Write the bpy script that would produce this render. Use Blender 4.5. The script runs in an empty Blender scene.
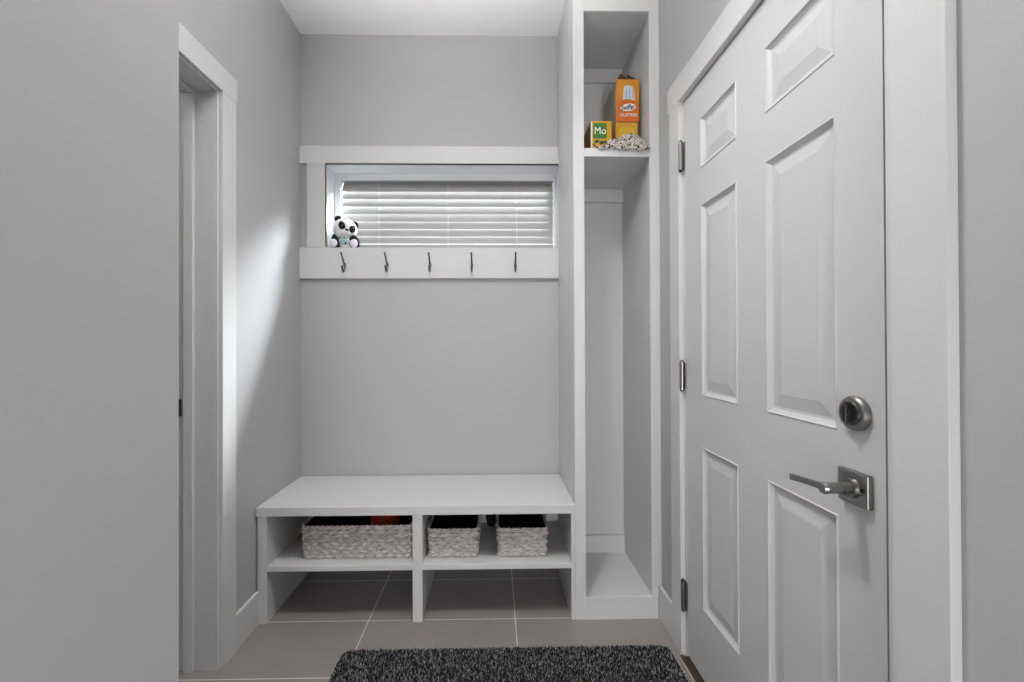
import bpy, bmesh, math, random
from mathutils import Vector, Matrix, noise

sc = bpy.context.scene
C = sc.collection
PI = math.pi
random.seed(7)

# ------------------------------------------------------------------ materials
def srgb(r, g, b):
    def f(c):
        c /= 255.0
        return c / 12.92 if c <= 0.04045 else ((c + 0.055) / 1.055) ** 2.4
    return (f(r), f(g), f(b), 1.0)

def mat(name, col, rough=0.5, metal=0.0, spec=0.5):
    m = bpy.data.materials.new(name)
    m.use_nodes = True
    b = m.node_tree.nodes['Principled BSDF']
    b.inputs['Base Color'].default_value = col
    b.inputs['Roughness'].default_value = rough
    b.inputs['Metallic'].default_value = metal
    b.inputs['Specular IOR Level'].default_value = spec
    return m

def nodes(m):
    nt = m.node_tree
    return nt, nt.nodes, nt.links, nt.nodes['Principled BSDF']

def add_bump(m, scale, strength, dist=0.001, detail=3):
    nt, N, L, b = nodes(m)
    tc = N.new('ShaderNodeTexCoord'); no = N.new('ShaderNodeTexNoise'); bu = N.new('ShaderNodeBump')
    no.inputs['Scale'].default_value = scale; no.inputs['Detail'].default_value = detail
    bu.inputs['Strength'].default_value = strength; bu.inputs['Distance'].default_value = dist
    L.new(tc.outputs['Object'], no.inputs['Vector']); L.new(no.outputs['Fac'], bu.inputs['Height'])
    L.new(bu.outputs['Normal'], b.inputs['Normal'])
    return m

M = {}
M['wall'] = add_bump(mat('grey_wall_paint', (.45, .45, .456, 1), .6, spec=.3), 180, .12)
M['ceiling'] = add_bump(mat('white_ceiling_paint', (.88, .88, .88, 1), .8, spec=.2), 120, .15)
M['white'] = add_bump(mat('white_trim_paint', (.63, .63, .627, 1), .38, spec=.4), 60, .04)
M['door'] = add_bump(mat('white_door_paint', (.58, .58, .583, 1), .42, spec=.4), 40, .04)
M['vinyl'] = mat('white_window_vinyl', (.82, .84, .86, 1), .3)
M['nickel'] = mat('satin_nickel', (.30, .29, .28, 1), .32, 1.0)
M['hook'] = mat('dark_nickel', (.16, .155, .15, 1), .3, 1.0)
M['black_metal'] = mat('dark_key_slot', (.05, .05, .05, 1), .25, .9)
M['strike'] = mat('dark_strike_metal', (.10, .10, .10, 1), .4, 1.0)
M['bronze'] = mat('bronze_threshold', (.11, .085, .07, 1), .4, .7)
M['oak'] = mat('tan_threshold', (.42, .34, .28, 1), .5)
M['rubber'] = mat('black_rubber', (.012, .012, .012, 1), .7)

# blind slats: opaque white with slight light passing
m = mat('white_blind_slat', (.40, .395, .385, 1), .5)
M['slat'] = m
M['cord'] = mat('blind_cord', (.75, .75, .74, 1), .8)

# glass
m = bpy.data.materials.new('window_glass'); m.use_nodes = True
nt = m.node_tree; N = nt.nodes; L = nt.links
N.remove(N['Principled BSDF'])
tr = N.new('ShaderNodeBsdfTransparent'); gl = N.new('ShaderNodeBsdfGlossy'); mx = N.new('ShaderNodeMixShader')
gl.inputs['Roughness'].default_value = .02
mx.inputs[0].default_value = .05
L.new(tr.outputs[0], mx.inputs[1]); L.new(gl.outputs[0], mx.inputs[2])
L.new(mx.outputs[0], N['Material Output'].inputs[0])
M['glass'] = m

# floor tile: 61 x 30.8 cm stack bond with thin light grout
m = mat('grey_floor_tile', srgb(104, 98, 95), .3); M['tile'] = m
nt, N, L, b = nodes(m)
tc = N.new('ShaderNodeTexCoord'); mp = N.new('ShaderNodeMapping'); br = N.new('ShaderNodeTexBrick')
mp.inputs['Location'].default_value = (.526 + .611 * 4, -1.825 + .308 * 14, 0)
br.offset = 0.0; br.squash = 1.0
br.inputs['Scale'].default_value = 1.0
br.inputs['Brick Width'].default_value = .611; br.inputs['Row Height'].default_value = .308
br.inputs['Mortar Size'].default_value = .0022; br.inputs['Mortar Smooth'].default_value = .1
br.inputs['Color1'].default_value = (.285, .255, .243, 1); br.inputs['Color2'].default_value = (.30, .268, .256, 1)
br.inputs['Mortar'].default_value = (.62, .57, .51, 1)
no = N.new('ShaderNodeTexNoise'); no.inputs['Scale'].default_value = 5; no.inputs['Detail'].default_value = 6
mr = N.new('ShaderNodeMapRange'); mr.inputs['To Min'].default_value = .88; mr.inputs['To Max'].default_value = 1.12
mu = N.new('ShaderNodeMix'); mu.data_type = 'RGBA'; mu.blend_type = 'MULTIPLY'; mu.inputs[0].default_value = 1
L.new(tc.outputs['Object'], mp.inputs['Vector']); L.new(mp.outputs[0], br.inputs['Vector'])
L.new(tc.outputs['Object'], no.inputs['Vector']); L.new(no.outputs['Fac'], mr.inputs['Value'])
L.new(br.outputs['Color'], mu.inputs[6]); L.new(mr.outputs[0], mu.inputs[7]); L.new(mu.outputs[2], b.inputs['Base Color'])
rr = N.new('ShaderNodeMapRange'); rr.inputs['To Min'].default_value = .26; rr.inputs['To Max'].default_value = .7
L.new(br.outputs['Fac'], rr.inputs['Value']); L.new(rr.outputs[0], b.inputs['Roughness'])
bu = N.new('ShaderNodeBump'); bu.inputs['Strength'].default_value = .3; bu.inputs['Distance'].default_value = .001; bu.invert = True
L.new(br.outputs['Fac'], bu.inputs['Height']); L.new(bu.outputs[0], b.inputs['Normal'])

# mat pile: charcoal tufts with scattered lighter ones
m = mat('charcoal_mat_pile', (.02, .02, .02, 1), .9, spec=.1); M['pile'] = m
nt, N, L, b = nodes(m)
ge = N.new('ShaderNodeNewGeometry'); cr = N.new('ShaderNodeValToRGB')
e = cr.color_ramp.elements
e[0].position = 0; e[0].color = (.012, .012, .013, 1)
e[1].position = 1; e[1].color = (.50, .50, .50, 1)
for p, c in ((.35, .030), (.6, .10), (.8, .26)):
    x = e.new(p); x.color = (c, c, c * 1.03, 1)
L.new(ge.outputs['Random Per Island'], cr.inputs[0]); L.new(cr.outputs[0], b.inputs['Base Color'])
M['mat_base'] = mat('black_mat_backing', (.012, .012, .012, 1), .9)

# woven basket strands
m = mat('grey_woven_strand', (.3, .28, .27, 1), .75, spec=.3); M['weave'] = m
nt, N, L, b = nodes(m)
tc = N.new('ShaderNodeTexCoord'); no = N.new('ShaderNodeTexNoise'); cr = N.new('ShaderNodeValToRGB')
mp = N.new('ShaderNodeMapping'); mp.inputs['Scale'].default_value = (1, 1, 3)
no.inputs['Scale'].default_value = 55; no.inputs['Detail'].default_value = 4
e = cr.color_ramp.elements
e[0].position = .3; e[0].color = (.28, .255, .247, 1)
e[1].position = .72; e[1].color = (.72, .68, .655, 1)
x = e.new(.5); x.color = (.50, .465, .45, 1)
at = N.new('ShaderNodeAttribute'); at.attribute_name = 'depth'
mu = N.new('ShaderNodeMix'); mu.data_type = 'RGBA'; mu.blend_type = 'MIX'
mu.inputs[6].default_value = (.05, .045, .043, 1)
L.new(tc.outputs['Object'], mp.inputs[0]); L.new(mp.outputs[0], no.inputs['Vector']); L.new(no.outputs['Fac'], cr.inputs[0])
L.new(cr.outputs[0], b.inputs['Base Color'])
M['inner_black'] = mat('black_basket_inner', (.006, .006, .007, 1), .95, spec=.1)
M['dark_cloth'] = add_bump(mat('black_cloth', (.008, .010, .014, 1), .8, spec=.2), 90, .4)
M['red_cloth'] = add_bump(mat('red_cloth', (.80, .10, .035, 1), .8), 150, .4)

# speckled rag
m = mat('speckled_yarn', (.6, .57, .53, 1), .9, spec=.1); M['rag'] = m
nt, N, L, b = nodes(m)
tc = N.new('ShaderNodeTexCoord'); no = N.new('ShaderNodeTexNoise'); cr = N.new('ShaderNodeValToRGB')
no.inputs['Scale'].default_value = 135; no.inputs['Detail'].default_value = 2
e = cr.color_ramp.elements
e[0].position = .40; e[0].color = (.02, .018, .018, 1)
e[1].position = .5; e[1].color = (.50, .46, .43, 1)
x = e.new(.7); x.color = (.62, .58, .55, 1)
L.new(tc.outputs['Object'], no.inputs['Vector']); L.new(no.outputs['Fac'], cr.inputs[0]); L.new(cr.outputs[0], b.inputs['Base Color'])

# boxes
m = mat('orange_printed_card', (.8, .35, .02, 1), .35); M['orange'] = m
nt, N, L, b = nodes(m)
tc = N.new('ShaderNodeTexCoord'); sp = N.new('ShaderNodeSeparateXYZ'); cr = N.new('ShaderNodeValToRGB')
e = cr.color_ramp.elements
e[0].position = .05; e[0].color = (.60, .125, .006, 1)
e[1].position = .75; e[1].color = (.58, .235, .006, 1)
L.new(tc.outputs['Generated'], sp.inputs[0]); L.new(sp.outputs['Z'], cr.inputs[0]); L.new(cr.outputs[0], b.inputs['Base Color'])
M['yellow'] = mat('yellow_printed_card', (.58, .30, .012, 1), .35)
M['yellow_band'] = mat('pale_yellow_print', (.62, .38, .03, 1), .4)
M['green'] = mat('green_print', (.04, .17, .02, 1), .4)
M['green_dark'] = mat('dark_green_print', (.02, .06, .03, 1), .4)
M['card_side'] = mat('tan_card_side', (.42, .36, .29, 1), .6)
M['card_orange_side'] = mat('brown_orange_card_side', (.42, .17, .03, 1), .5)
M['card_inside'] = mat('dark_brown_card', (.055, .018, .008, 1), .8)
M['print_white'] = mat('white_print', (.8, .8, .78, 1), .4)
M['print_blue'] = mat('pale_blue_print', (.50, .55, .62, 1), .4)
M['print_bluedark'] = mat('blue_grey_print', (.32, .37, .45, 1), .4)
M['print_navy'] = mat('navy_print', (.03, .03, .07, 1), .4)
M['print_red'] = mat('orange_red_print', (.60, .13, .008, 1), .4)

# plush
M['plush_white'] = add_bump(mat('white_plush', (.82, .83, .84, 1), .95, spec=.1), 300, .6, .003)
M['plush_black'] = add_bump(mat('black_plush', (.018, .018, .019, 1), .95, spec=.1), 300, .6, .003)
M['plush_sole'] = add_bump(mat('pale_lilac_plush', (.80, .77, .84, 1), .95, spec=.1), 300, .5, .003)
M['plush_blue'] = add_bump(mat('pale_teal_cloth', (.45, .62, .66, 1), .9, spec=.1), 300, .3)
M['plush_yellow'] = add_bump(mat('pale_yellow_green_cloth', (.66, .66, .38, 1), .9, spec=.1), 300, .3)
M['nose'] = mat('black_nose', (.03, .03, .033, 1), .3)
M['eye'] = mat('glossy_eye', (.01, .01, .01, 1), .08)

# ------------------------------------------------------------------ helpers
def link(name, bm, m, parent=None, smooth=False, bevel=0.0, seg=2):
    me = bpy.data.meshes.new(name)
    bmesh.ops.recalc_face_normals(bm, faces=bm.faces[:])
    bm.to_mesh(me); bm.free()
    o = bpy.data.objects.new(name, me); C.objects.link(o)
    for k in (m if isinstance(m, (list, tuple)) else [m]):
        me.materials.append(M[k])
    if smooth:
        for p in me.polygons: p.use_smooth = True
    if bevel:
        b = o.modifiers.new('edge', 'BEVEL'); b.width = bevel; b.segments = seg; b.limit_method = 'ANGLE'; b.angle_limit = math.radians(40)
    if parent is not None:
        o.parent = parent
        o.matrix_parent_inverse = parent_inv(parent)
    return o

def parent_inv(p):
    mw = p.matrix_basis.copy()
    q = p
    while q.parent is not None:
        mw = q.parent.matrix_basis @ q.matrix_parent_inverse @ mw if False else q.parent.matrix_basis @ (q.matrix_parent_inverse @ mw)
        q = q.parent
    return mw.inverted()

def thing(name, label, cat, loc=(0, 0, 0), group=None):
    o = bpy.data.objects.new(name, None); C.objects.link(o)
    o.location = loc; o.empty_display_size = .05
    return tag(o, label, cat, group)

def tag(o, label, cat, group=None, kind=None):
    o['label'] = label; o['category'] = cat
    if group: o['group'] = group
    if kind: o['kind'] = kind
    return o

def struct(o, label, cat):
    return tag(o, label, cat, kind='structure')

def bx(bm, x0, x1, y0, y1, z0, z1):
    v = [bm.verts.new(p) for p in ((x0, y0, z0), (x1, y0, z0), (x1, y1, z0), (x0, y1, z0), (x0, y0, z1), (x1, y0, z1), (x1, y1, z1), (x0, y1, z1))]
    for f in ((3, 2, 1, 0), (4, 5, 6, 7), (0, 1, 5, 4), (1, 2, 6, 5), (2, 3, 7, 6), (3, 0, 4, 7)):
        bm.faces.new([v[i] for i in f])
    return v

def box(name, m, dims, parent=None, bevel=0.0, smooth=False):
    bm = bmesh.new(); bx(bm, *dims)
    return link(name, bm, m, parent, bevel=bevel, smooth=smooth)

def boxes(name, m, lst, parent=None, bevel=0.0):
    bm = bmesh.new()
    for d in lst: bx(bm, *d)
    return link(name, bm, m, parent, bevel=bevel)

def ell(bm, c, r, rot=None, seg=20, rings=14):
    res = bmesh.ops.create_uvsphere(bm, u_segments=seg, v_segments=rings, radius=1)
    mtx = Matrix.Translation(c) @ (rot if rot is not None else Matrix.Identity(4)) @ Matrix.Diagonal((r[0], r[1], r[2], 1))
    bmesh.ops.transform(bm, matrix=mtx, verts=res['verts'])
    return res['verts']

def cyl(bm, p0, p1, r0, r1=None, seg=24):
    r1 = r0 if r1 is None else r1
    p0 = Vector(p0); p1 = Vector(p1); d = p1 - p0
    res = bmesh.ops.create_cone(bm, cap_ends=True, segments=seg, radius1=r0, radius2=r1, depth=d.length)
    q = d.to_track_quat('Z', 'Y').to_matrix().to_4x4()
    bmesh.ops.transform(bm, matrix=Matrix.Translation((p0 + p1) / 2) @ q, verts=res['verts'])

def tube(bm, pts, rad, seg=10):
    pts = [Vector(p) for p in pts]
    rads = rad if isinstance(rad, (list, tuple)) else [rad] * len(pts)
    rings = []
    up = Vector((1, 0, 0))
    for i, p in enumerate(pts):
        t = (pts[min(i + 1, len(pts) - 1)] - pts[max(i - 1, 0)]).normalized()
        a = up - t * up.dot(t)
        if a.length < 1e-4: a = Vector((0, 1, 0)) - t * t.y
        a.normalize(); b = t.cross(a)
        rings.append([bm.verts.new(p + (a * math.cos(2 * PI * k / seg) + b * math.sin(2 * PI * k / seg)) * rads[i]) for k in range(seg)])
    for i in range(len(rings) - 1):
        for k in range(seg):
            bm.faces.new((rings[i][k], rings[i][(k + 1) % seg], rings[i + 1][(k + 1) % seg], rings[i + 1][k]))
    bm.faces.new(rings[0][::-1]); bm.faces.new(rings[-1])

def spline(pts, n=6):
    pts = [Vector(p) for p in pts]; out = []
    for i in range(len(pts) - 1):
        p0 = pts[max(i - 1, 0)]; p1 = pts[i]; p2 = pts[i + 1]; p3 = pts[min(i + 2, len(pts) - 1)]
        for k in range(n):
            t = k / n
            out.append(.5 * ((2 * p1) + (p2 - p0) * t + (2 * p0 - 5 * p1 + 4 * p2 - p3) * t * t + (3 * p1 - p0 - 3 * p2 + p3) * t ** 3))
    out.append(pts[-1])
    return out

def prism_xz(bm, outline, y0, y1):
    """outline [(x,z)] extruded from y0 to y1"""
    a = [bm.verts.new((x, y0, z)) for x, z in outline]; b = [bm.verts.new((x, y1, z)) for x, z in outline]
    n = len(a)
    bm.faces.new(a); bm.faces.new(b[::-1])
    for i in range(n): bm.faces.new((a[i], b[i], b[(i + 1) % n], a[(i + 1) % n]))

def rrect(x0, x1, z0, z1, r, n=5):
    pts = []
    for cx, cz, a0 in ((x1 - r, z1 - r, 0), (x0 + r, z1 - r, 90), (x0 + r, z0 + r, 180), (x1 - r, z0 + r, 270)):
        for k in range(n + 1):
            a = math.radians(a0 + 90 * k / n); pts.append((cx + r * math.cos(a), cz + r * math.sin(a)))
    return pts

def lettering(name, text, m, size, cx, y, cz, parent, width=None, bold=.0, shear=0, tilt=0):
    cu = bpy.data.curves.new(name, 'FONT'); cu.body = text; cu.size = size; cu.extrude = .0004; cu.offset = bold; cu.shear = shear
    cu.align_x = 'CENTER'; cu.align_y = 'CENTER'
    tmp = bpy.data.objects.new(name + '_tmp', cu); C.objects.link(tmp)
    dg = bpy.context.evaluated_depsgraph_get()
    me = bpy.data.meshes.new_from_object(tmp.evaluated_get(dg))
    bpy.data.objects.remove(tmp); bpy.data.curves.remove(cu)
    xs = [v.co.x for v in me.vertices]
    s = width / (max(xs) - min(xs)) if width else 1
    mid = (max(xs) + min(xs)) / 2
    for v in me.vertices: v.co = Vector(((v.co.x - mid) * s, v.co.y, v.co.z))
    me.transform(Matrix.Translation((cx, y, cz)) @ Matrix.Rotation(tilt, 4, 'Y') @ Matrix.Rotation(PI / 2, 4, 'X'))
    me.name = name
    o = bpy.data.objects.new(name, me); C.objects.link(o); me.materials.clear(); me.materials.append(M[m])
    o.parent = parent; o.matrix_parent_inverse = parent_inv(parent)
    return o

# ------------------------------------------------------------------ key dimensions (metres, camera at x=0 y=0)
XL, XR, YB, ZC = -.985, .70, 2.235, 2.743
FY = 1.81                      # fronts of bench and cupboard

# ------------------------------------------------------------------ shell
fl = box('floor', 'tile', (-2.2, 2.0, -3.1, 2.40, -.06, 0)); struct(fl, 'dark grey rectangular floor tiles with thin pale grout', 'floor')
ce = box('ceiling', 'ceiling', (-2.2, 1.0, -3.1, 2.40, ZC, ZC + .08)); struct(ce, 'white flat ceiling over the entry nook', 'ceiling')
# back wall with the window opening
WX0, WX1, WZ0, WZ1 = -.855, .340, 1.644, 2.073
wb = boxes('wall_back', 'wall', [(-1.15, WX0 - .012, YB, 2.40, 0, ZC), (WX1 + .012, .85, YB, 2.40, 0, ZC),
                                (WX0 - .012, WX1 + .012, YB, 2.40, 0, WZ0 - .012), (WX0 - .012, WX1 + .012, YB, 2.40, WZ1 + .012, ZC)])
struct(wb, 'grey back wall behind the coat hooks and bench', 'wall')
# left wall with open doorway
DY0, DY1 = .74, 1.575          # rough opening of the left doorway
wl = boxes('wall_left', 'wall', [(-1.135, XL, DY1, YB, 0, ZC), (-1.135, XL, .55, DY0, 0, ZC), (-1.135, XL, DY0, DY1, 2.072, ZC)])
struct(wl, 'grey left wall with a doorway, lit by the window', 'wall')
wn = box('wall_left_near', 'wall', (-1.135, -.3945, -3.0, .55, 0, ZC)); struct(wn, 'plain grey wall end filling the left edge of the picture', 'wall')
# room beyond the left doorway
wo = boxes('wall_left_far', 'wall', [(-2.15, -2.1, .5, 2.40, 0, ZC), (-2.1, -1.135, .45, .5, 0, ZC), (-2.1, -1.15, 2.35, 2.40, 0, ZC)])
struct(wo, 'grey walls of the room beyond the left doorway', 'wall')
# right wall with the entry door opening
EY0, EY1, EZ = .733, 1.588, 2.055
wr = boxes('wall_right', 'wall', [(XR, .83, EY1, YB, 0, ZC), (XR, .83, -3.0, EY0, 0, ZC), (XR, .83, EY0, EY1, EZ, ZC)])
struct(wr, 'grey right wall around the white six panel door', 'wall')
wk = box('wall_behind', 'wall', (-1.2, .85, -3.1, -3.0, 0, ZC)); struct(wk, 'grey wall at the far end of the hall behind the camera', 'wall')

# ------------------------------------------------------------------ left doorway: jamb, stop, strike, casing
bm = bmesh.new()
JX0, JX1 = -1.137, -.983
bx(bm, JX0, JX1, 1.559, 1.575, 0, 2.056); bx(bm, JX0, JX1, .74, .756, 0, 2.056); bx(bm, JX0, JX1, .74, 1.575, 2.056, 2.072)
d2 = link('door_2', bm, 'white'); struct(d2, 'white open doorway frame in the left wall', 'doorway')
bm = bmesh.new()
bx(bm, -1.096, -1.062, 1.547, 1.559, 0, 2.044); bx(bm, -1.096, -1.062, .756, .768, 0, 2.044); bx(bm, -1.096, -1.062, .756, 1.559, 2.044, 2.056)
link('door_stop', bm, 'white', d2, bevel=.002)
bm = bmesh.new(); bx(bm, -1.135, -1.108, 1.5565, 1.559, .900, .960)
s = link('strike_plate', bm, 'strike', d2); s['label'] = 'dark metal strike plate'
bm = bmesh.new()
cx0, cx1 = XL, -.968
bx(bm, cx0, cx1, 1.566, 1.648, 0, 2.061); bx(bm, cx0, cx1, .667, .749, 0, 2.061)
bx(bm, cx0, cx1 + .0005, .658, 1.653, 2.061, 2.150)
t1 = link('trim_1', bm, 'white', bevel=.0015); struct(t1, 'flat white casing around the left doorway', 'door casing')

# baseboards
b1 = box('baseboard_left', 'white', (XL, -.971, 1.648, FY, 0, .135), bevel=.003); struct(b1, 'short white baseboard between left doorway and bench', 'baseboard')
b2 = box('baseboard_right', 'white', (.686, XR, 1.668, FY, 0, .137), bevel=.003); struct(b2, 'short white baseboard between cupboard and entry door', 'baseboard')
b3 = box('baseboard_near_right', 'white', (.686, XR, -3.0, .645, 0, .137), bevel=.003); struct(b3, 'white baseboard along the near right wall', 'baseboard')
b4 = box('baseboard_near_left', 'white', (-.3945, -.3805, -3.0, .55, 0, .137), bevel=.003); struct(b4, 'white baseboard along the near left wall', 'baseboard')

# ------------------------------------------------------------------ entry door (six panels)
Ys = [.7655, .873, 1.102, 1.235, 1.449, 1.570]
Zs = [.022, .257, .803, .975, 1.619, 1.742, 1.911, 2.037]
DX = .700
bm = bmesh.new()
V = {}
def gv(y, z, x=DX):
    k = (round(y, 5), round(z, 5), round(x, 5))
    if k not in V: V[k] = bm.verts.new((x, y, z))
    return V[k]
prof = [(0, 0), (.003, -.0025), (.006, .002), (.014, .0080), (.020, .0088), (.052, .0025)]   # inset, depth into the door
for i in range(5):
    for j in range(7):
        y0, y1, z0, z1 = Ys[i], Ys[i + 1], Zs[j], Zs[j + 1]
        if i in (1, 3) and j in (1, 3, 5):
            rings = []
            for ins, dep in prof:
                rings.append([gv(y0 + ins, z0 + ins, DX + dep), gv(y1 - ins, z0 + ins, DX + dep), gv(y1 - ins, z1 - ins, DX + dep), gv(y0 + ins, z1 - ins, DX + dep)])
            for a, b in zip(rings, rings[1:]):
                for k in range(4): bm.faces.new((a[k], a[(k + 1) % 4], b[(k + 1) % 4], b[k]))
            bm.faces.new(rings[-1])
        else:
            bm.faces.new((gv(y0, z0), gv(y1, z0), gv(y1, z1), gv(y0, z1)))
# sides and back
BX = DX + .044
ed = [e for e in bm.edges if e.is_boundary]
r = bmesh.ops.extrude_edge_only(bm, edges=ed)
nv = [g for g in r['geom'] if isinstance(g, bmesh.types.BMVert)]
for v in nv: v.co.x = BX
ne = [g for g in r['geom'] if isinstance(g, bmesh.types.BMEdge) and g.is_boundary]
bmesh.ops.contextual_create(bm, geom=ne)
d1 = link('door_1', bm, 'door'); struct(d1, 'white six panel entry door with satin nickel lever', 'door')
# hinges
for z0, z1 in ((1.786, 1.890), (.981, 1.085), (.178, .286)):
    hx, hy = .6875, 1.5785
    bm = bmesh.new()
    n = 5; h = (z1 - z0) / n
    for k in range(n): cyl(bm, (hx, hy, z0 + k * h + .0006), (hx, hy, z0 + (k + 1) * h - .0006), .0082, seg=16)
    cyl(bm, (hx, hy, z0), (hx, hy, z1), .0070, seg=12)
    bx(bm, .6945, .6995, hy - .012, hy + .009, z0 + .004, z1 - .004)
    hg = link('hinge', bm, 'nickel', d1); hg['label'] = 'satin nickel hinge'
    bm = bmesh.new(); cyl(bm, (hx, hy, z1), (hx, hy, z1 + .006), .0075, .004, seg=14); cyl(bm, (hx, hy, z0 - .005), (hx, hy, z0), .004, .0075, seg=14)
    link('hinge_pin', bm, 'black_metal', hg)
# deadbolt
dby, dbz = .8253, 1.017
bm = bmesh.new()
cyl(bm, (DX, dby, dbz), (DX - .009, dby, dbz), .0335, seg=48); cyl(bm, (DX - .009, dby, dbz), (DX - .014, dby, dbz), .0335, .0300, seg=48)
db = link('deadbolt', bm, 'nickel', d1, bevel=.0015); db['label'] = 'round satin nickel deadbolt'
bm = bmesh.new(); cyl(bm, (DX - .014, dby, dbz), (DX - .017, dby, dbz), .0235, .0225, seg=40)
link('deadbolt_cylinder', bm, 'strike', db, bevel=.001)
bm = bmesh.new()
prism = [(-.0045, -.017), (.0045, -.017), (.006, .0), (.0045, .017), (-.0045, .017), (-.006, 0)]
a = [bm.verts.new((DX - .017, dby + p, dbz + q)) for p, q in prism]; b = [bm.verts.new((DX - .027, dby + p * .8, dbz + q * .92)) for p, q in prism]
bm.faces.new(a); bm.faces.new(b[::-1])
for k in range(6): bm.faces.new((a[k], a[(k + 1) % 6], b[(k + 1) % 6], b[k]))
link('thumb_turn', bm, 'black_metal', db, bevel=.001)
# lever handle
ly, lz = .8245, .874
bm = bmesh.new(); bx(bm, DX - .012, DX, ly - .034, ly + .036, lz - .032, lz + .032)
hd = link('door_handle', bm, 'nickel', d1, bevel=.002); hd['label'] = 'satin nickel lever on square plate'
bm = bmesh.new(); cyl(bm, (DX - .012, ly, lz), (DX - .020, ly, lz), .019, .017, seg=32); cyl(bm, (DX - .020, ly, lz), (DX - .066, ly, lz), .0105, .0105, seg=28)
cyl(bm, (DX - .030, ly, lz), (DX - .034, ly, lz), .0125, seg=28)
link('spindle', bm, 'nickel', hd)
bm = bmesh.new(); tube(bm, [(DX - .066, ly, lz), (DX - .072, ly, lz)], [.0118, .0095], 24)
link('spindle_cap', bm, 'nickel', hd)
bm = bmesh.new()
pts = [(ly + .004, 0), (ly + .03, -.0010), (ly + .055, -.0028), (ly + .091, -.0055)]
hw = [.0068, .0062, .006, .0062]; tx = [.0055, .004, .0036, .0036]
ring = []
for (y, dz), w, t in zip(pts, hw, tx):
    x = DX - .061 - .09 * max(0, y - ly - .004)
    ring.append([bm.verts.new((x - t, y, lz + dz - w)), bm.verts.new((x + t, y, lz + dz - w)), bm.verts.new((x + t, y, lz + dz + w)), bm.verts.new((x - t, y, lz + dz + w))])
for a, b in zip(ring, ring[1:]):
    for k in range(4): bm.faces.new((a[k], a[(k + 1) % 4], b[(k + 1) % 4], b[k]))
bm.faces.new(ring[0]); bm.faces.new(ring[-1][::-1])
link('lever', bm, 'nickel', hd, bevel=.0015)
bm = bmesh.new(); cyl(bm, (DX - .012, ly - .024, lz + .002), (DX - .0145, ly - .024, lz + .002), .004, seg=16)
link('privacy_button', bm, 'black_metal', hd)
# latch bolts glimpsed in the gap
boxes('latch_bolt', 'strike', [(DX + .012, DX + .034, .7575, .7655, 1.003, 1.029), (DX + .012, DX + .034, .7575, .7655, .864, .888)], d1)

# door frame + casing
bm = bmesh.new()
bx(bm, .700, .828, 1.573, EY1, .0, EZ); bx(bm, .700, .828, EY0, .7615, 0, EZ); bx(bm, .700, .828, .762, 1.573, 2.041, EZ)
bx(bm, .7455, .76, 1.555, 1.573, .02, 2.041); bx(bm, .7455, .76, .762, .775, .02, 2.041); bx(bm, .7455, .76, .775, 1.555, 2.028, 2.041)
t2 = link('trim_2', bm, 'white'); struct(t2, 'white frame that the entry door closes into', 'door frame')
bm = bmesh.new()
bx(bm, .682, .700, 1.586, 1.668, 0, 2.043); bx(bm, .682, .700, .640, .735, 0, 2.043)
bx(bm, .6815, .700, .632, 1.682, 2.043, 2.136)
t3 = link('trim_3', bm, 'white', bevel=.0015); struct(t3, 'flat white casing around the entry door', 'door casing')
bm = bmesh.new()
bx(bm, .676, .690, .749, 1.585, 0, .012)
bx(bm, .690, .80, .763, 1.572, 0, .016)
t4 = link('trim_4', bm, 'bronze', bevel=.002); struct(t4, 'dark bronze threshold under the entry door', 'threshold')
box('threshold_edge', 'oak', (.668, .676, .749, 1.585, 0, .012), t4, bevel=.002)['label'] = 'tan threshold edge strip'
box('weather_strip', 'rubber', (.702, .742, .768, 1.568, .016, .0215), t4)
# wall of the outside behind the door (closed leaf hides it)

# ------------------------------------------------------------------ window
win = bpy.data.objects.new('window_1', None); C.objects.link(win); win.location = (-.26, YB, WZ0)
struct(win, 'wide low white window above the coat hooks', 'window')
FY0 = 2.348                    # room side of the vinyl frame
boxes('jamb_liner', 'vinyl', [(WX0 - .012, WX0, 2.2152, 2.40, WZ0 - .012, WZ1 + .012), (WX1, WX1 + .012, 2.2352, 2.40, WZ0 - .012, WZ1 + .012),
                              (WX0, WX1, 2.2152, 2.40, WZ1, WZ1 + .012)], win, bevel=.001)
box('window_sill', 'vinyl', (WX0, WX1, 2.2352, 2.40, WZ0 - .012, WZ0 - .0005), win)
fx0, fx1, fz0, fz1 = -.822, .327, 1.672, 2.037
boxes('window_frame', 'vinyl', [(WX0, fx0, FY0, 2.398, WZ0, WZ1), (fx1, WX1, FY0, 2.398, WZ0, WZ1), (fx0, fx1, FY0, 2.398, fz1, WZ1), (fx0, fx1, FY0, 2.398, WZ0, fz0)], win, bevel=.003)
box('pane', 'glass', (fx0, fx1, 2.389, 2.392, fz0, fz1), win)

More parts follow.
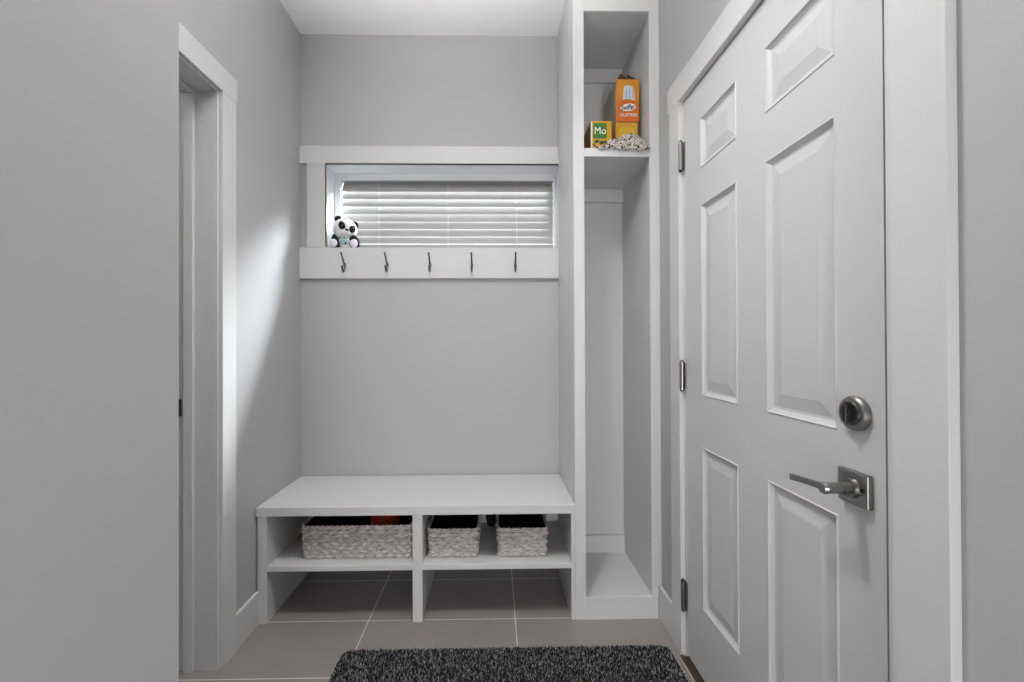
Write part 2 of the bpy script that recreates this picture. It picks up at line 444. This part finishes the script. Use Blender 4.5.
# blind
bl = thing('window_blind', 'closed white slatted blind filling the window frame', 'blind', (-.26, 2.38, fz0))
pitch, width, tilt = .0402, .068, math.radians(55)
bm = bmesh.new()
ns = 9
for k in range(ns):
    tilt = math.radians(56 if k < 4 else 74); width = .068 if k < 4 else .056
    zc = 2.004 - k * pitch
    if zc < fz0 + .02: break
    yc = 2.367
    n = 8; top = []; bot = []
    for i in range(n + 1):
        s = (i / n - .5) * width                      # along the slat, inner edge -> outer edge
        cr_ = .0045 * (1 - (2 * s / width) ** 2)      # crown
        # inner edge low, outer edge high
        y = yc + s * math.cos(tilt) - cr_ * math.sin(tilt)
        z = zc + s * math.sin(tilt) + cr_ * math.cos(tilt)
        ny, nz = -math.sin(tilt) * .0015, math.cos(tilt) * .0015
        top.append((y + ny, z + nz)); bot.append((y - ny, z - nz))
    ol = top + bot[::-1]
    a = [bm.verts.new((fx0 + .004, y, z)) for y, z in ol]; b = [bm.verts.new((fx1 - .004, y, z)) for y, z in ol]
    m_ = len(ol)
    bm.faces.new(a[::-1]); bm.faces.new(b)
    for i in range(m_): bm.faces.new((a[i], a[(i + 1) % m_], b[(i + 1) % m_], b[i]))
link('slats', bm, 'slat', bl)
box('bottom_rail', 'slat', (fx0 + .004, fx1 - .004, 2.356, 2.380, fz0 + .0005, fz0 + .020), bl, bevel=.002)
box('headrail', 'slat', (fx0 + .004, fx1 - .004, 2.352, 2.386, 2.0335, 2.0365), bl)
bm = bmesh.new()
for x in (-.62, -.247, .125):
    bm = bmesh.new(); tube(bm, [(x, 2.3535, fz0 + .002), (x, 2.3535, 2.0335)], .0009, 6); link('ladder_cord', bm, 'cord', bl)

# boards round the window
bm = bmesh.new()
bx(bm, XL, .335, 2.215, YB, WZ1, 2.162)
bx(bm, -.949, WX0, 2.215, YB, WZ0, WZ1)
t5 = link('trim_5', bm, 'white', bevel=.0012); struct(t5, 'flat white boards framing the top and left of the window', 'window trim')
rack = thing('coat_hook_rail', 'long white board with five metal coat hooks under the window', 'coat rail', (-.32, 2.225, 1.49))
box('board', 'white', (XL, .335, 2.2148, YB, 1.487, WZ0 - .0003), rack, bevel=.0012)
bm = bmesh.new()
hz = 1.551; yb = 2.2148
ell(bm, (0, yb - .0008, hz + .002), (.0065, .0032, .015), seg=16, rings=10)
p = spline([(0, yb - .002, hz + .004), (0, yb - .014, hz + .010), (0, yb - .030, hz + .028), (0, yb - .047, hz + .046), (0, yb - .052, hz + .052)])
tube(bm, p, [.0050 - .0012 * i / len(p) for i in range(len(p))], 10)
ell(bm, (0, yb - .053, hz + .053), (.006, .006, .006), seg=14, rings=10)
p = spline([(0, yb - .002, hz - .002), (0, yb - .006, hz - .018), (0, yb - .017, hz - .031), (0, yb - .031, hz - .028), (0, yb - .038, hz - .016), (0, yb - .039, hz - .012)])
tube(bm, p, .0046, 10)
ell(bm, (0, yb - .039, hz - .010), (.0062, .0062, .0062), seg=14, rings=10)
h0 = link('coat_hook', bm, 'hook', rack, smooth=True)
h0['label'] = 'dark nickel coat hook'
for k, x in enumerate((-.756, -.541, -.3235, -.1115, .1105)):
    h = h0 if k == 0 else h0.copy()
    if k: C.objects.link(h)
    h.location.x = x

# ------------------------------------------------------------------ bench
bn = thing('storage_bench', 'white built-in bench with two open cubbies over the floor', 'bench', (-.32, 2.02, 0))
BXL, BXR, BT = XL + .001, .335, .481
box('seat', 'white', (BXL, BXR, FY - .004, YB - .001, BT - .038, BT), bn, bevel=.003)
box('side_panel', 'white', (-.978, -.939, FY, YB - .001, 0, BT - .038), bn, bevel=.0015)
box('side_panel', 'white', (.3195, .335, FY, YB - .001, 0, BT - .038), bn, bevel=.0015)
box('divider', 'white', (-.341, -.300, FY, YB - .001, 0, BT - .038), bn, bevel=.0015)
box('shelf', 'white', (-.939, -.341, FY, YB - .001, .2146, .237), bn, bevel=.0015)
box('shelf', 'white', (-.300, .3195, FY, YB - .001, .2146, .237), bn, bevel=.0015)
box('corner_block', 'white', (.262, .3195, 2.19, YB - .001, .262, BT - .038), bn, bevel=.0015)

# ------------------------------------------------------------------ tall cupboard
tw = thing('storage_cabinet', 'tall narrow open white cupboard beside the entry door', 'cabinet', (.52, 2.02, 0))
TL, TR = .3355, .699
box('side_panel', 'white', (TL, TL + .018, FY + .019, YB - .001, 0, ZC - .001), tw)
box('side_panel', 'white', (.661, .679, FY + .019, YB - .02, .082, ZC - .001), tw)
box('stile', 'white', (TL, .381, FY, FY + .019, .0, ZC - .001), tw, bevel=.0012)
boxes('stile', 'white', [(.657, TR, FY, FY + .019, .1375, ZC - .001), (.657, .6855, FY, FY + .019, .093, .1375)], tw)
box('top_rail', 'white', (.381, .657, FY, FY + .019, 2.551, ZC - .001), tw, bevel=.0012)
box('plinth', 'white', (.381, TR - .014, FY, FY + .019, 0, .093), tw, bevel=.0012)
box('bottom_board', 'white', (TL + .018, .661, FY + .019, YB - .02, .070, .0915), tw)
box('top_board', 'white', (TL + .018, .661, FY + .019, YB - .02, 2.552, 2.572), tw)
box('back_panel', 'white', (TL + .018, .679, YB - .02, YB - .001, .0, ZC - .001), tw)
bm = bmesh.new(); bx(bm, TL + .018, .661, FY + .019, YB - .02, 1.938, 1.973); bx(bm, .381, .657, FY, FY + .019, 1.937, 1.973)
link('shelf', bm, 'white', tw, bevel=.0012)
for z0, z1 in ((2.486, 2.552), (1.872, 1.938), (.0915, .178)):
    box('cleat', 'white', (TL + .018, .661, YB - .038, YB - .02, z0, z1), tw, bevel=.0015)

# ------------------------------------------------------------------ baskets
def basket(x0, x1, y0, y1, zb, h, rows, lam, name, label, group=None):
    t = thing(name, label, 'basket', ((x0 + x1) / 2, (y0 + y1) / 2, zb), group)
    rad = .02; taper = .006
    # rounded rectangle perimeter
    per = []
    hx, hy = (x1 - x0) / 2 - taper, (y1 - y0) / 2 - taper
    segs = []
    def line(ax, ay, bx_, by):
        L_ = math.hypot(bx_ - ax, by - ay); n = max(2, int(L_ / .0035))
        for k in range(n): segs.append((ax + (bx_ - ax) * k / n, ay + (by - ay) * k / n))
    def arc(cx, cy, a0):
        n = 8
        for k in range(n):
            a = math.radians(a0 + 90 * k / n); segs.append((cx + rad * math.cos(a), cy + rad * math.sin(a)))
    line(-hx + rad, -hy, hx - rad, -hy); arc(hx - rad, -hy + rad, -90)
    line(hx, -hy + rad, hx, hy - rad); arc(hx - rad, hy - rad, 0)
    line(hx - rad, hy, -hx + rad, hy); arc(-hx + rad, hy - rad, 90)
    line(-hx, hy - rad, -hx, -hy + rad); arc(-hx + rad, -hy + rad, 180)
    n = len(segs)
    nor = []; arcl = [0]
    for i in range(n):
        a = segs[i - 1]; b = segs[(i + 1) % n]
        dx, dy = b[0] - a[0], b[1] - a[1]; l = math.hypot(dx, dy) or 1
        nor.append((dy / l, -dx / l))
        if i: arcl.append(arcl[-1] + math.hypot(segs[i][0] - segs[i - 1][0], segs[i][1] - segs[i - 1][1]))
    tot = arcl[-1] + .0035
    waves = round(tot / lam); lam2 = tot / waves
    bm = bmesh.new(); sub = 7; grid = []
    hr = h / rows
    rnd = random.Random(3)
    ph = [rnd.uniform(-.25, .25) for _ in range(rows)]
    amp = [rnd.uniform(.85, 1.15) for _ in range(rows)]
    for rrow in range(rows):
        for s in range(sub):
            v = s / (sub - 1)
            zz = (rrow + v) * hr
            prof_ = math.sqrt(max(0, 1 - (2 * v - 1) ** 2))
            rowv = []
            for i in range(n):
                q = 2 * PI * arcl[i] / lam2 + PI * (rrow % 2) + ph[rrow]
                w = .5 + .5 * math.sin(q)
                d = -.0045 + prof_ * (.0012 + .0085 * (w * w * (3 - 2 * w)) * amp[rrow])
                tp = taper * (zz / h)
                zs = zz + (.0018 * math.sin(q * 1.0 + .7) if 0 < zz < h - 1e-6 and rrow + 1 < rows and rrow > 0 else 0)
                rowv.append(bm.verts.new((segs[i][0] + nor[i][0] * (d + tp), segs[i][1] + nor[i][1] * (d + tp), max(zs, 0))))
            grid.append(rowv)
    for a, b in zip(grid, grid[1:]):
        for i in range(n): bm.faces.new((a[i], a[(i + 1) % n], b[(i + 1) % n], b[i]))
    bt = [bm.verts.new((segs[i][0] * .97, segs[i][1] * .97, 0.001)) for i in range(n)]
    for i in range(n): bm.faces.new((bt[i], bt[(i + 1) % n], grid[0][(i + 1) % n], grid[0][i]))
    bm.faces.new(bt[::-1])
    bmesh.ops.translate(bm, vec=((x0 + x1) / 2, (y0 + y1) / 2, zb), verts=bm.verts[:])
    link('woven_body', bm, 'weave', t, smooth=True)
    # rim: twisted strand
    bm = bmesh.new(); ring = []
    for i in range(n):
        q = 2 * PI * arcl[i] / (lam2 * .5)
        rr_ = .0056 + .0010 * math.sin(q)
        c = (segs[i][0] + nor[i][0] * (taper - .003), segs[i][1] + nor[i][1] * (taper - .003), h - .001 + .0008 * math.sin(q))
        ring.append([bm.verts.new((c[0] + nor[i][0] * rr_ * math.cos(a), c[1] + nor[i][1] * rr_ * math.cos(a), c[2] + rr_ * math.sin(a))) for a in [2 * PI * k / 8 for k in range(8)]])
    for i in range(n):
        a = ring[i]; b = ring[(i + 1) % n]
        for k in range(8): bm.faces.new((a[k], b[k], b[(k + 1) % 8], a[(k + 1) % 8]))
    bmesh.ops.translate(bm, vec=((x0 + x1) / 2, (y0 + y1) / 2, zb), verts=bm.verts[:])
    link('rim', bm, 'weave', t, smooth=True)
    # inner surface, plain black all over
    bm = bmesh.new(); lo = []; up = []
    for i in range(n):
        lo.append(bm.verts.new((segs[i][0] - nor[i][0] * .008, segs[i][1] - nor[i][1] * .008, .006)))
        up.append(bm.verts.new((segs[i][0] + nor[i][0] * (taper - .010), segs[i][1] + nor[i][1] * (taper - .010), h - .002)))
    for i in range(n): bm.faces.new((lo[i], lo[(i + 1) % n], up[(i + 1) % n], up[i]))
    bm.faces.new(lo)
    bmesh.ops.translate(bm, vec=((x0 + x1) / 2, (y0 + y1) / 2, zb), verts=bm.verts[:])
    o = link('inner_surface', bm, 'inner_black', t); o['label'] = 'black inner surface'
    return t

SH = .2373
basket(-.826, -.352, 1.862, 2.16, SH, .139, 8, .042, 'storage_basket', 'long grey woven basket in the left bench cubby')
bk = basket(-.288, -.068, 1.862, 2.16, SH, .121, 7, .042, 'storage_basket', 'small grey woven basket beside the bench divider', 'small woven baskets in the right cubby')
# its twin: copies of the thing and of each part
tw2 = bk.copy(); C.objects.link(tw2); tw2.location.x += .298
tw2['label'] = 'small grey woven basket at the right end of the bench'
for ch in list(bk.children):
    c = ch.copy(); C.objects.link(c); c.parent = tw2; c.matrix_parent_inverse = ch.matrix_parent_inverse.copy()
# things in the baskets
def blob_cloth(name, m, c, r, seed, label, cat, bump=.25):
    bm = bmesh.new()
    vs = ell(bm, (0, 0, 0), (1, 1, 1), seg=48, rings=32)
    for v in bm.verts:
        d = v.co.normalized()
        k = 1 + bump * noise.noise(d * 2.2 + Vector((seed, 0, 0))) + bump * .5 * noise.noise(d * 5 + Vector((0, seed, 0)))
        q = d * k
        # squarer, flat-bottomed bundle
        q = Vector([math.copysign(abs(a) ** .75, a) for a in q])
        v.co = Vector((q.x * r[0], q.y * r[1], max(q.z, -.85) * r[2]))
    bmesh.ops.translate(bm, vec=c, verts=bm.verts[:])
    o = link(name, bm, m, smooth=True); return tag(o, label, cat)
blob_cloth('red_garment', 'red_cloth', (-.512, 2.03, .335), (.062, .055, .085), 3.1, 'red bundled garment inside the long woven basket', 'clothing', .2)
blob_cloth('dark_garment', 'dark_cloth', (-.675, 2.02, .305), (.10, .08, .070), 8.4, 'black bundled garment inside the long woven basket', 'clothing', .2)
blob_cloth('dark_pouch', 'dark_cloth', (-.018, 2.186, .2935), (.024, .022, .062), 5.2, 'small black pouch at the back between the small baskets', 'pouch', .25)

# ------------------------------------------------------------------ boxes on the cupboard shelf
SZ = 1.9733
def carton(name, dims, mats, label, cat='box', group=None, open_top=False):
    x0, x1, y0, y1, z0, z1 = dims
    t = thing(name, label, cat, ((x0 + x1) / 2, (y0 + y1) / 2, z0), group)
    bm = bmesh.new()
    v = [bm.verts.new(p) for p in ((x0, y0, z0), (x1, y0, z0), (x1, y1, z0), (x0, y1, z0), (x0, y0, z1), (x1, y0, z1), (x1, y1, z1), (x0, y1, z1))]
    for f, mi in (((3, 2, 1, 0), 1), ((0, 1, 5, 4), 0), ((1, 2, 6, 5), 1), ((2, 3, 7, 6), 1), ((3, 0, 4, 7), 1)):
        fc = bm.faces.new([v[i] for i in f]); fc.material_index = mi
    if not open_top: bm.faces.new([v[i] for i in (4, 5, 6, 7)]).material_index = 1
    else:
        w = .0012
        iv = [bm.verts.new(p) for p in ((x0 + w, y0 + w, z1), (x1 - w, y0 + w, z1), (x1 - w, y1 - w, z1), (x0 + w, y1 - w, z1), (x0 + w, y0 + w, z0 + w), (x1 - w, y0 + w, z0 + w), (x1 - w, y1 - w, z0 + w), (x0 + w, y1 - w, z0 + w))]
        for k in range(4):
            bm.faces.new((v[4 + k], v[4 + (k + 1) % 4], iv[(k + 1) % 4], iv[k])).material_index = 1
            bm.faces.new((iv[k], iv[(k + 1) % 4], iv[4 + (k + 1) % 4], iv[4 + k])).material_index = 2
        bm.faces.new(iv[4:]).material_index = 2
    o = link('carton', bm, mats, t)
    return t
# lower yellow box
yb_ = 1.900
lo_ = carton('cardboard_box', (.541, .640, yb_ + .005, 2.115, SZ, 2.1305), ['yellow', 'card_orange_side'], 'yellow box underneath the open orange box')
bm = bmesh.new(); prism_xz(bm, rrect(.556, .628, 2.045, 2.108, .012), yb_ + .0044, yb_ + .005); link('print_panel', bm, 'yellow_band', lo_)
# upper orange box
ox0, ox1, oz0, oz1 = .543, .644, 2.1313, 2.318
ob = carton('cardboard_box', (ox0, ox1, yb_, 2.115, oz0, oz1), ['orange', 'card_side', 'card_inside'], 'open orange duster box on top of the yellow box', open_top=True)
# flaps
def flap(pts, label=None):
    bm = bmesh.new()
    nrm = (Vector(pts[1]) - Vector(pts[0])).cross(Vector(pts[2]) - Vector(pts[0])).normalized() * .0012
    a = [bm.verts.new(p) for p in pts]; b = [bm.verts.new(Vector(p) + nrm) for p in pts]
    bm.faces.new(a); bm.faces.new(b[::-1]); k = len(pts)
    for i in range(k): bm.faces.new((a[i], b[i], b[(i + 1) % k], a[(i + 1) % k]))
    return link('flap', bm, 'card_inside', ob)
flap([(ox0 + .002, yb_ + .003, oz1), (ox1 - .050, yb_ + .003, oz1), (ox0 + .050, yb_ + .020, oz1 + .020), (ox0 + .026, yb_ + .022, oz1 + .040)])
flap([(ox1 - .052, yb_ + .0045, oz1), (ox1 - .004, yb_ + .0045, oz1), (ox0 + .064, yb_ + .03, oz1 + .036), (ox0 + .055, yb_ + .03, oz1 + .038)])
fy = yb_ - .0006
w_ = ox1 - ox0
bm = bmesh.new()
ol = [(ox0 + .030, 2.225), (ox0 + .082, 2.225), (ox0 + .080, 2.262), (ox0 + .073, 2.284), (ox0 + .063, 2.290), (ox0 + .042, 2.290), (ox0 + .034, 2.284), (ox0 + .031, 2.262)]
prism_xz(bm, ol[::-1], fy, yb_); link('print_panel', bm, 'print_blue', ob)
bm = bmesh.new()
for k in range(3):
    xx = ox0 + .041 + k * .015
    prism_xz(bm, rrect(xx, xx + .006, 2.232, 2.280 - abs(k - 1) * .006, .0028)[::-1], fy - .0003, fy)
link('print_streaks', bm, 'print_bluedark', ob)
bm = bmesh.new()
arc_ = [(ox0 + w_ * .5 + .045 * math.cos(a), 2.196 + .034 * math.sin(a)) for a in [math.radians(d) for d in range(0, 360, 12)]]
prism_xz(bm, arc_[::-1], fy - .0005, fy - .0003 + .0003); link('print_arc', bm, 'print_red', ob)
bm = bmesh.new()
arc_ = [(ox0 + w_ * .52 + .034 * math.cos(a), 2.193 + .0165 * math.sin(a)) for a in [math.radians(d) for d in range(0, 360, 12)]]
prism_xz(bm, [(x, z + (x - ox0 - .05) * .10) for x, z in arc_][::-1], fy - .0008, fy - .0005); link('logo_ground', bm, 'print_white', ob)
lettering('logo_lettering', 'Swiffer', 'print_navy', .031, ox0 + w_ * .52, fy - .0013, 2.193, ob, width=.063, bold=.0006, shear=.2, tilt=-.1)
lettering('lettering', 'DUSTERS', 'print_white', .019, ox0 + w_ * .54, fy - .0006, 2.159, ob, width=.074, bold=.0)
# green and yellow box
gx0, gx1, gy, gz1 = .421, .511, 1.862, 2.113
gb = carton('cardboard_box', (gx0, gx1, gy, 2.10, SZ, gz1), ['yellow', 'card_orange_side'], 'yellow box with a green square at the left of the shelf')
bm = bmesh.new(); prism_xz(bm, rrect(gx0 + .011, gx1 - .021, 2.037, 2.104, .003)[::-1], gy - .0006, gy); link('print_panel', bm, 'green', gb)
bm = bmesh.new()
rnd = random.Random(5)
for k in range(14):
    x = gx0 + .013 + rnd.random() * .052; z = 1.990 + rnd.random() * .038; r_ = .004 + rnd.random() * .005
    prism_xz(bm, [(x + r_ * 1.3 * math.cos(a + k), z + r_ * .8 * math.sin(a)) for a in [2 * PI * q / 8 for q in range(8)]][::-1], gy - .0006 - k * 1e-5, gy)
link('print_leaves', bm, 'green_dark', gb)
bm = bmesh.new(); prism_xz(bm, [(gx0, SZ), (gx0 + .006, SZ), (gx0 + .006, gz1), (gx0, gz1)], gy - .0005, gy); link('print_edge', bm, 'print_white', gb)
lettering('lettering', 'Mo', 'print_white', .044, gx0 + .041, gy - .0012, 2.070, gb, width=.048)

# speckled cloth bunched at the front of the shelf
bm = bmesh.new()
nx, nt_ = 120, 90
cx0_, cx1_ = .437, .6555
grid = []
def ht(x):           # pile height along the shelf
    u = (x - cx0_) / (cx1_ - cx0_)
    return .010 + .086 * math.exp(-((u - .66) / .20) ** 2) + .036 * math.exp(-((u - .34) / .14) ** 2) + .030 * math.exp(-((u - .92) / .12) ** 2)
def drop(x):         # how far the front edge hangs over the shelf edge
    u = (x - cx0_) / (cx1_ - cx0_)
    return .020 * math.exp(-((u - .83) / .10) ** 2) + .004 * math.exp(-((u - .5) / .25) ** 2)
for i in range(nx + 1):
    x = cx0_ + (cx1_ - cx0_) * i / nx
    col = []
    H_ = ht(x); D_ = drop(x)
    yback = 1.857 if x < .52 else 1.895
    yfront = 1.806 - .010 * min(1, D_ / .012)
    for j in range(nt_ + 1):
        t = j / nt_
        # t 0..0.8 over the shelf, .8..1 hanging front
        if t < .8:
            s = t / .8
            y = yback + (yfront - yback) * s
            z = SZ + .003 + H_ * (math.sin(PI * min(1, s * .9 + .08)) ** .7) * (1 - .45 * s)
        else:
            s = (t - .8) / .2
            y = yfront - .004 * math.sin(PI * s)
            z = SZ + .003 + H_ * (math.sin(PI * .98) ** .7) * .55 - (D_ + .006 + H_ * .08) * s
        pnt = Vector((x, y, z))
        f1 = noise.noise(Vector((x * 38, t * 7, 1.7))); f2 = noise.noise(Vector((x * 95, t * 17, 9.1))); f3 = noise.noise(Vector((x * 260, y * 260, z * 260)))
        k = min(1, H_ / .03)
        z += (.014 * f1 + .009 * f2) * k + .0035 * f3
        y += (.006 * f2 * (1 - t * .5)) + .0022 * noise.noise(Vector((x * 250 + 7, y * 250, z * 250)))
        y = min(y, yback - .001)
        if t < .8 and y > FY - .002: z = max(z, SZ + .0025)
        if y > FY - .0035 and z < SZ + .0025: y = FY - .0045
        col.append(bm.verts.new((x + .002 * f2, y, z)))
    grid.append(col)
for a, b in zip(grid, grid[1:]):
    for j in range(nt_): bm.faces.new((a[j], b[j], b[j + 1], a[j + 1]))
rg = link('speckled_cloth', bm, 'rag', smooth=True)
tag(rg, 'bunched black and cream speckled cloth at the front of the upper shelf', 'cloth')
sm = rg.modifiers.new('thickness', 'SOLIDIFY'); sm.thickness = .002; sm.offset = 1

# ------------------------------------------------------------------ panda plush on the window sill
px, py, pz = -.773, 2.272, WZ0
pd = thing('panda_plush', 'small black and white panda soft toy in the window corner', 'soft toy', (px, py, pz))
bm = bmesh.new(); ell(bm, (px + .003, py, pz + .045), (.040, .034, .045)); link('body', bm, 'plush_white', pd, smooth=True)
bm = bmesh.new(); ell(bm, (px + .004, py - .004, pz + .040), (.032, .0335, .030)); o = link('shirt', bm, 'plush_blue', pd, smooth=True); o['label'] = 'pale teal shirt front'
bm = bmesh.new(); ell(bm, (px + .006, py - .010, pz + .058), (.024, .027, .014)); o = link('collar', bm, 'plush_yellow', pd, smooth=True); o['label'] = 'pale yellow collar'
bm = bmesh.new()
for dx, dz, r_ in ((.006, .055, .006), (-.017, .058, .007), (.012, .028, .007)):
    ell(bm, (px + dx, py - .034 + abs(dx) * .2, pz + dz), (r_ * .7, .005, r_), seg=12, rings=8)
link('shirt_patch', bm, 'plush_black', pd, smooth=True)
# head, turned to its left and tilted
hc = Vector((px + .002, py - .008, pz + .103))
HR = Matrix.Rotation(math.radians(15), 4, 'Y') @ Matrix.Rotation(math.radians(30), 4, 'Z')
def hp(x, y, z): return hc + (HR.to_3x3() @ Vector((x, y, z)))
bm = bmesh.new(); ell(bm, hc, (.061, .054, .056), HR, 28, 20)
ell(bm, hp(0, -.040, -.016), (.027, .020, .020), HR)
hd_ = link('head', bm, 'plush_white', pd, smooth=True)
for sx in (-1, 1):
    bm = bmesh.new(); ell(bm, hp(sx * .042, .010, .041), (.0195, .012, .0190), HR); link('ear', bm, 'plush_black', pd, smooth=True)
    bm = bmesh.new()
    rot = HR @ Matrix.Rotation(sx * math.radians(28), 4, 'Z') @ Matrix.Rotation(sx * math.radians(32), 4, 'Y')
    ell(bm, hp(sx * .0265, -.0445, .008), (.0175, .0100, .0220), rot)
    ep = link('eye_patch', bm, 'plush_black', hd_, smooth=True)
    bm = bmesh.new(); ell(bm, hp(sx * .0245, -.0545, .010), (.0055, .004, .0055), HR, 14, 10); link('eye', bm, 'eye', hd_, smooth=True)
bm = bmesh.new(); ell(bm, hp(0, -.060, -.006), (.010, .006, .0065), HR, 16, 10); link('nose', bm, 'nose', hd_, smooth=True)
bm = bmesh.new(); tube(bm, spline([hp(-.009, -.0565, -.020), hp(0, -.0600, -.023), hp(.009, -.0565, -.020)]), .0012, 6); link('mouth', bm, 'nose', hd_, smooth=True)
# arms (black) and legs with pale soles pointing out
for sx, ax, az, rr in ((-1, -.044, .056, 20), (1, .050, .048, -42)):
    bm = bmesh.new(); ell(bm, (px + ax, py - .012, pz + az), (.022, .021, .031), Matrix.Rotation(math.radians(rr), 4, 'Y')); link('arm', bm, 'plush_black', pd, smooth=True)
for sx, lx, lz_ in ((-1, -.046, .0262), (1, .055, .0242)):
    bm = bmesh.new(); ell(bm, (px + lx, py - .022, pz + lz_), (.0255, .032, .0255 if sx < 0 else .0235)); lg = link('leg', bm, 'plush_black', pd, smooth=True)
    bm = bmesh.new(); ell(bm, (px + lx + .001 + (.003 if sx > 0 else 0), py - .046, pz + lz_ - .001), (.0200, .0110, .0215)); so = link('sole', bm, 'plush_sole' if sx > 0 else 'plush_white', lg, smooth=True)
    so['label'] = 'pale lilac sole' if sx > 0 else 'white sole'

# ------------------------------------------------------------------ door mat
mt = thing('door_mat', 'dark charcoal flecked door mat on the grey tiles', 'mat', (.05, 1.32, 0))
mx0, mx1, my0, my1 = -.566, .655, .99, 1.640
bm = bmesh.new()
ol = rrect(mx0, mx1, my0, my1, .03, 6)
a = [bm.verts.new((x, y, .0005)) for x, y in ol]; b = [bm.verts.new((x, y, .0045)) for x, y in ol]
bm.faces.new(a[::-1]); bm.faces.new(b)
for i in range(len(ol)): bm.faces.new((a[i], a[(i + 1) % len(ol)], b[(i + 1) % len(ol)], b[i]))
link('backing', bm, 'mat_base', mt)
rnd = random.Random(11)
vs = []; fs = []
st = .0046
y = my0 + .003
while y < my1 - .002:
    x = mx0 + .003
    while x < mx1 - .002:
        jx = x + rnd.uniform(-.0018, .0018); jy = y + rnd.uniform(-.0018, .0018)
        # rounded corners
        ok = True
        for cx_, cy_, sx, sy in ((mx0 + .03, my1 - .03, -1, 1), (mx1 - .03, my1 - .03, 1, 1), (mx0 + .03, my0 + .03, -1, -1), (mx1 - .03, my0 + .03, 1, -1)):
            if (jx - cx_) * sx > 0 and (jy - cy_) * sy > 0 and math.hypot(jx - cx_, jy - cy_) > .028: ok = False
        if ok:
            r_ = rnd.uniform(.0018, .0028); h_ = rnd.uniform(.0065, .0105); a0 = rnd.uniform(0, 2 * PI)
            lx_, ly_ = rnd.uniform(-.0022, .0022), rnd.uniform(-.0022, .0022)
            i0 = len(vs)
            for k in range(3):
                an = a0 + 2 * PI * k / 3
                vs.append((jx + r_ * math.cos(an), jy + r_ * math.sin(an), .0042))
            for k in range(3):
                an = a0 + 2 * PI * k / 3
                vs.append((jx + lx_ + r_ * .62 * math.cos(an), jy + ly_ + r_ * .62 * math.sin(an), .0042 + h_ * rnd.uniform(.85, 1)))
            for k in range(3):
                fs.append((i0 + k, i0 + (k + 1) % 3, i0 + 3 + (k + 1) % 3, i0 + 3 + k))
            fs.append((i0 + 3, i0 + 4, i0 + 5))
        x += st
    y += st
me = bpy.data.meshes.new('pile'); me.from_pydata(vs, [], fs); me.materials.append(M['pile'])
o = bpy.data.objects.new('pile', me); C.objects.link(o); o.parent = mt; o.matrix_parent_inverse = parent_inv(mt); o['kind'] = 'stuff'

# ------------------------------------------------------------------ light
def lamp(name, kind, loc, energy, col=(1, 1, 1), **kw):
    d = bpy.data.lights.new(name, kind); d.energy = energy; d.color = col
    for k, v in kw.items(): setattr(d, k, v)
    o = bpy.data.objects.new(name, d); C.objects.link(o); o.location = loc
    return o
cl_ = lamp('ceiling_lamp_light', 'AREA', (-.08, .98, 2.56), 10, (1, .985, .96), shape='DISK', size=.22, spread=math.radians(136))
bf_ = lamp('added_uplight', 'AREA', (-.22, 1.05, 2.05), 18, (1, .99, .975), shape='DISK', size=.30, spread=math.radians(136))  # unseen upward fill, added to brighten the ceiling; no fixture hangs here
bf_.rotation_euler = (PI, 0, 0)
lamp('added_low_fill', 'POINT', (.30, -1.8, .45), 66, (1, .985, .965), shadow_soft_size=.25)  # added fill low behind the camera, lifts the lower fronts; not a fixture
hw_ = lamp('added_front_fill', 'AREA', (.15, -2.9, .7), 20, (.98, .99, 1), shape='RECTANGLE', size=1.0, size_y=1.0)  # added frontal fill at the hall end; the wall there has no window
hw_.rotation_euler = Vector((0, 1, 0)).to_track_quat('-Z', 'Z').to_euler()
lamp('added_jamb_fill', 'POINT', (-1.65, 1.3, 2.2), 5, (1, .985, .965), shadow_soft_size=.15)  # added fill beyond the doorway, brightens the dark side of the jamb
sun = lamp('sun_light', 'SUN', (2, 3, 4), 66.0, (.90, .96, 1), angle=math.radians(27))
sun.rotation_euler = Vector((-.9, -1, -1.0)).to_track_quat('-Z', 'Y').to_euler()

w = bpy.data.worlds.new('daylight'); sc.world = w; w.use_nodes = True
bg = w.node_tree.nodes['Background']
bg.inputs['Color'].default_value = (.80, .90, 1.0, 1); bg.inputs['Strength'].default_value = 1.3

# ------------------------------------------------------------------ camera
f = 434.0; px_c = 501.5
th, pit, rol = 7.5 / f, .0055, -.0035
fw = Vector((math.sin(th) * math.cos(pit), math.cos(th) * math.cos(pit), math.sin(pit)))
r0 = Vector((math.cos(th), -math.sin(th), 0)); u0 = r0.cross(fw)
rv = r0 * math.cos(rol) + u0 * math.sin(rol); uv = -r0 * math.sin(rol) + u0 * math.cos(rol)
cam = bpy.data.cameras.new('camera'); co = bpy.data.objects.new('camera', cam); C.objects.link(co)
mw = Matrix.Identity(4)
for i in range(3):
    mw[i][0] = rv[i]; mw[i][1] = uv[i]; mw[i][2] = -fw[i]
mw[0][3], mw[1][3], mw[2][3] = 0, 0, 1.154
co.matrix_world = mw
cam.sensor_fit = 'HORIZONTAL'; cam.sensor_width = 36; cam.lens = f / 1024 * 36
cam.shift_x = (512 - px_c) / 1024
cam.clip_start = .02
sc.camera = co
vs_ = sc.view_settings
sc.display_settings.display_device = 'sRGB'
vs_.view_transform = 'Standard'; vs_.look = 'None'; vs_.gamma = 1; vs_.exposure = 0; vs_.use_curve_mapping = False
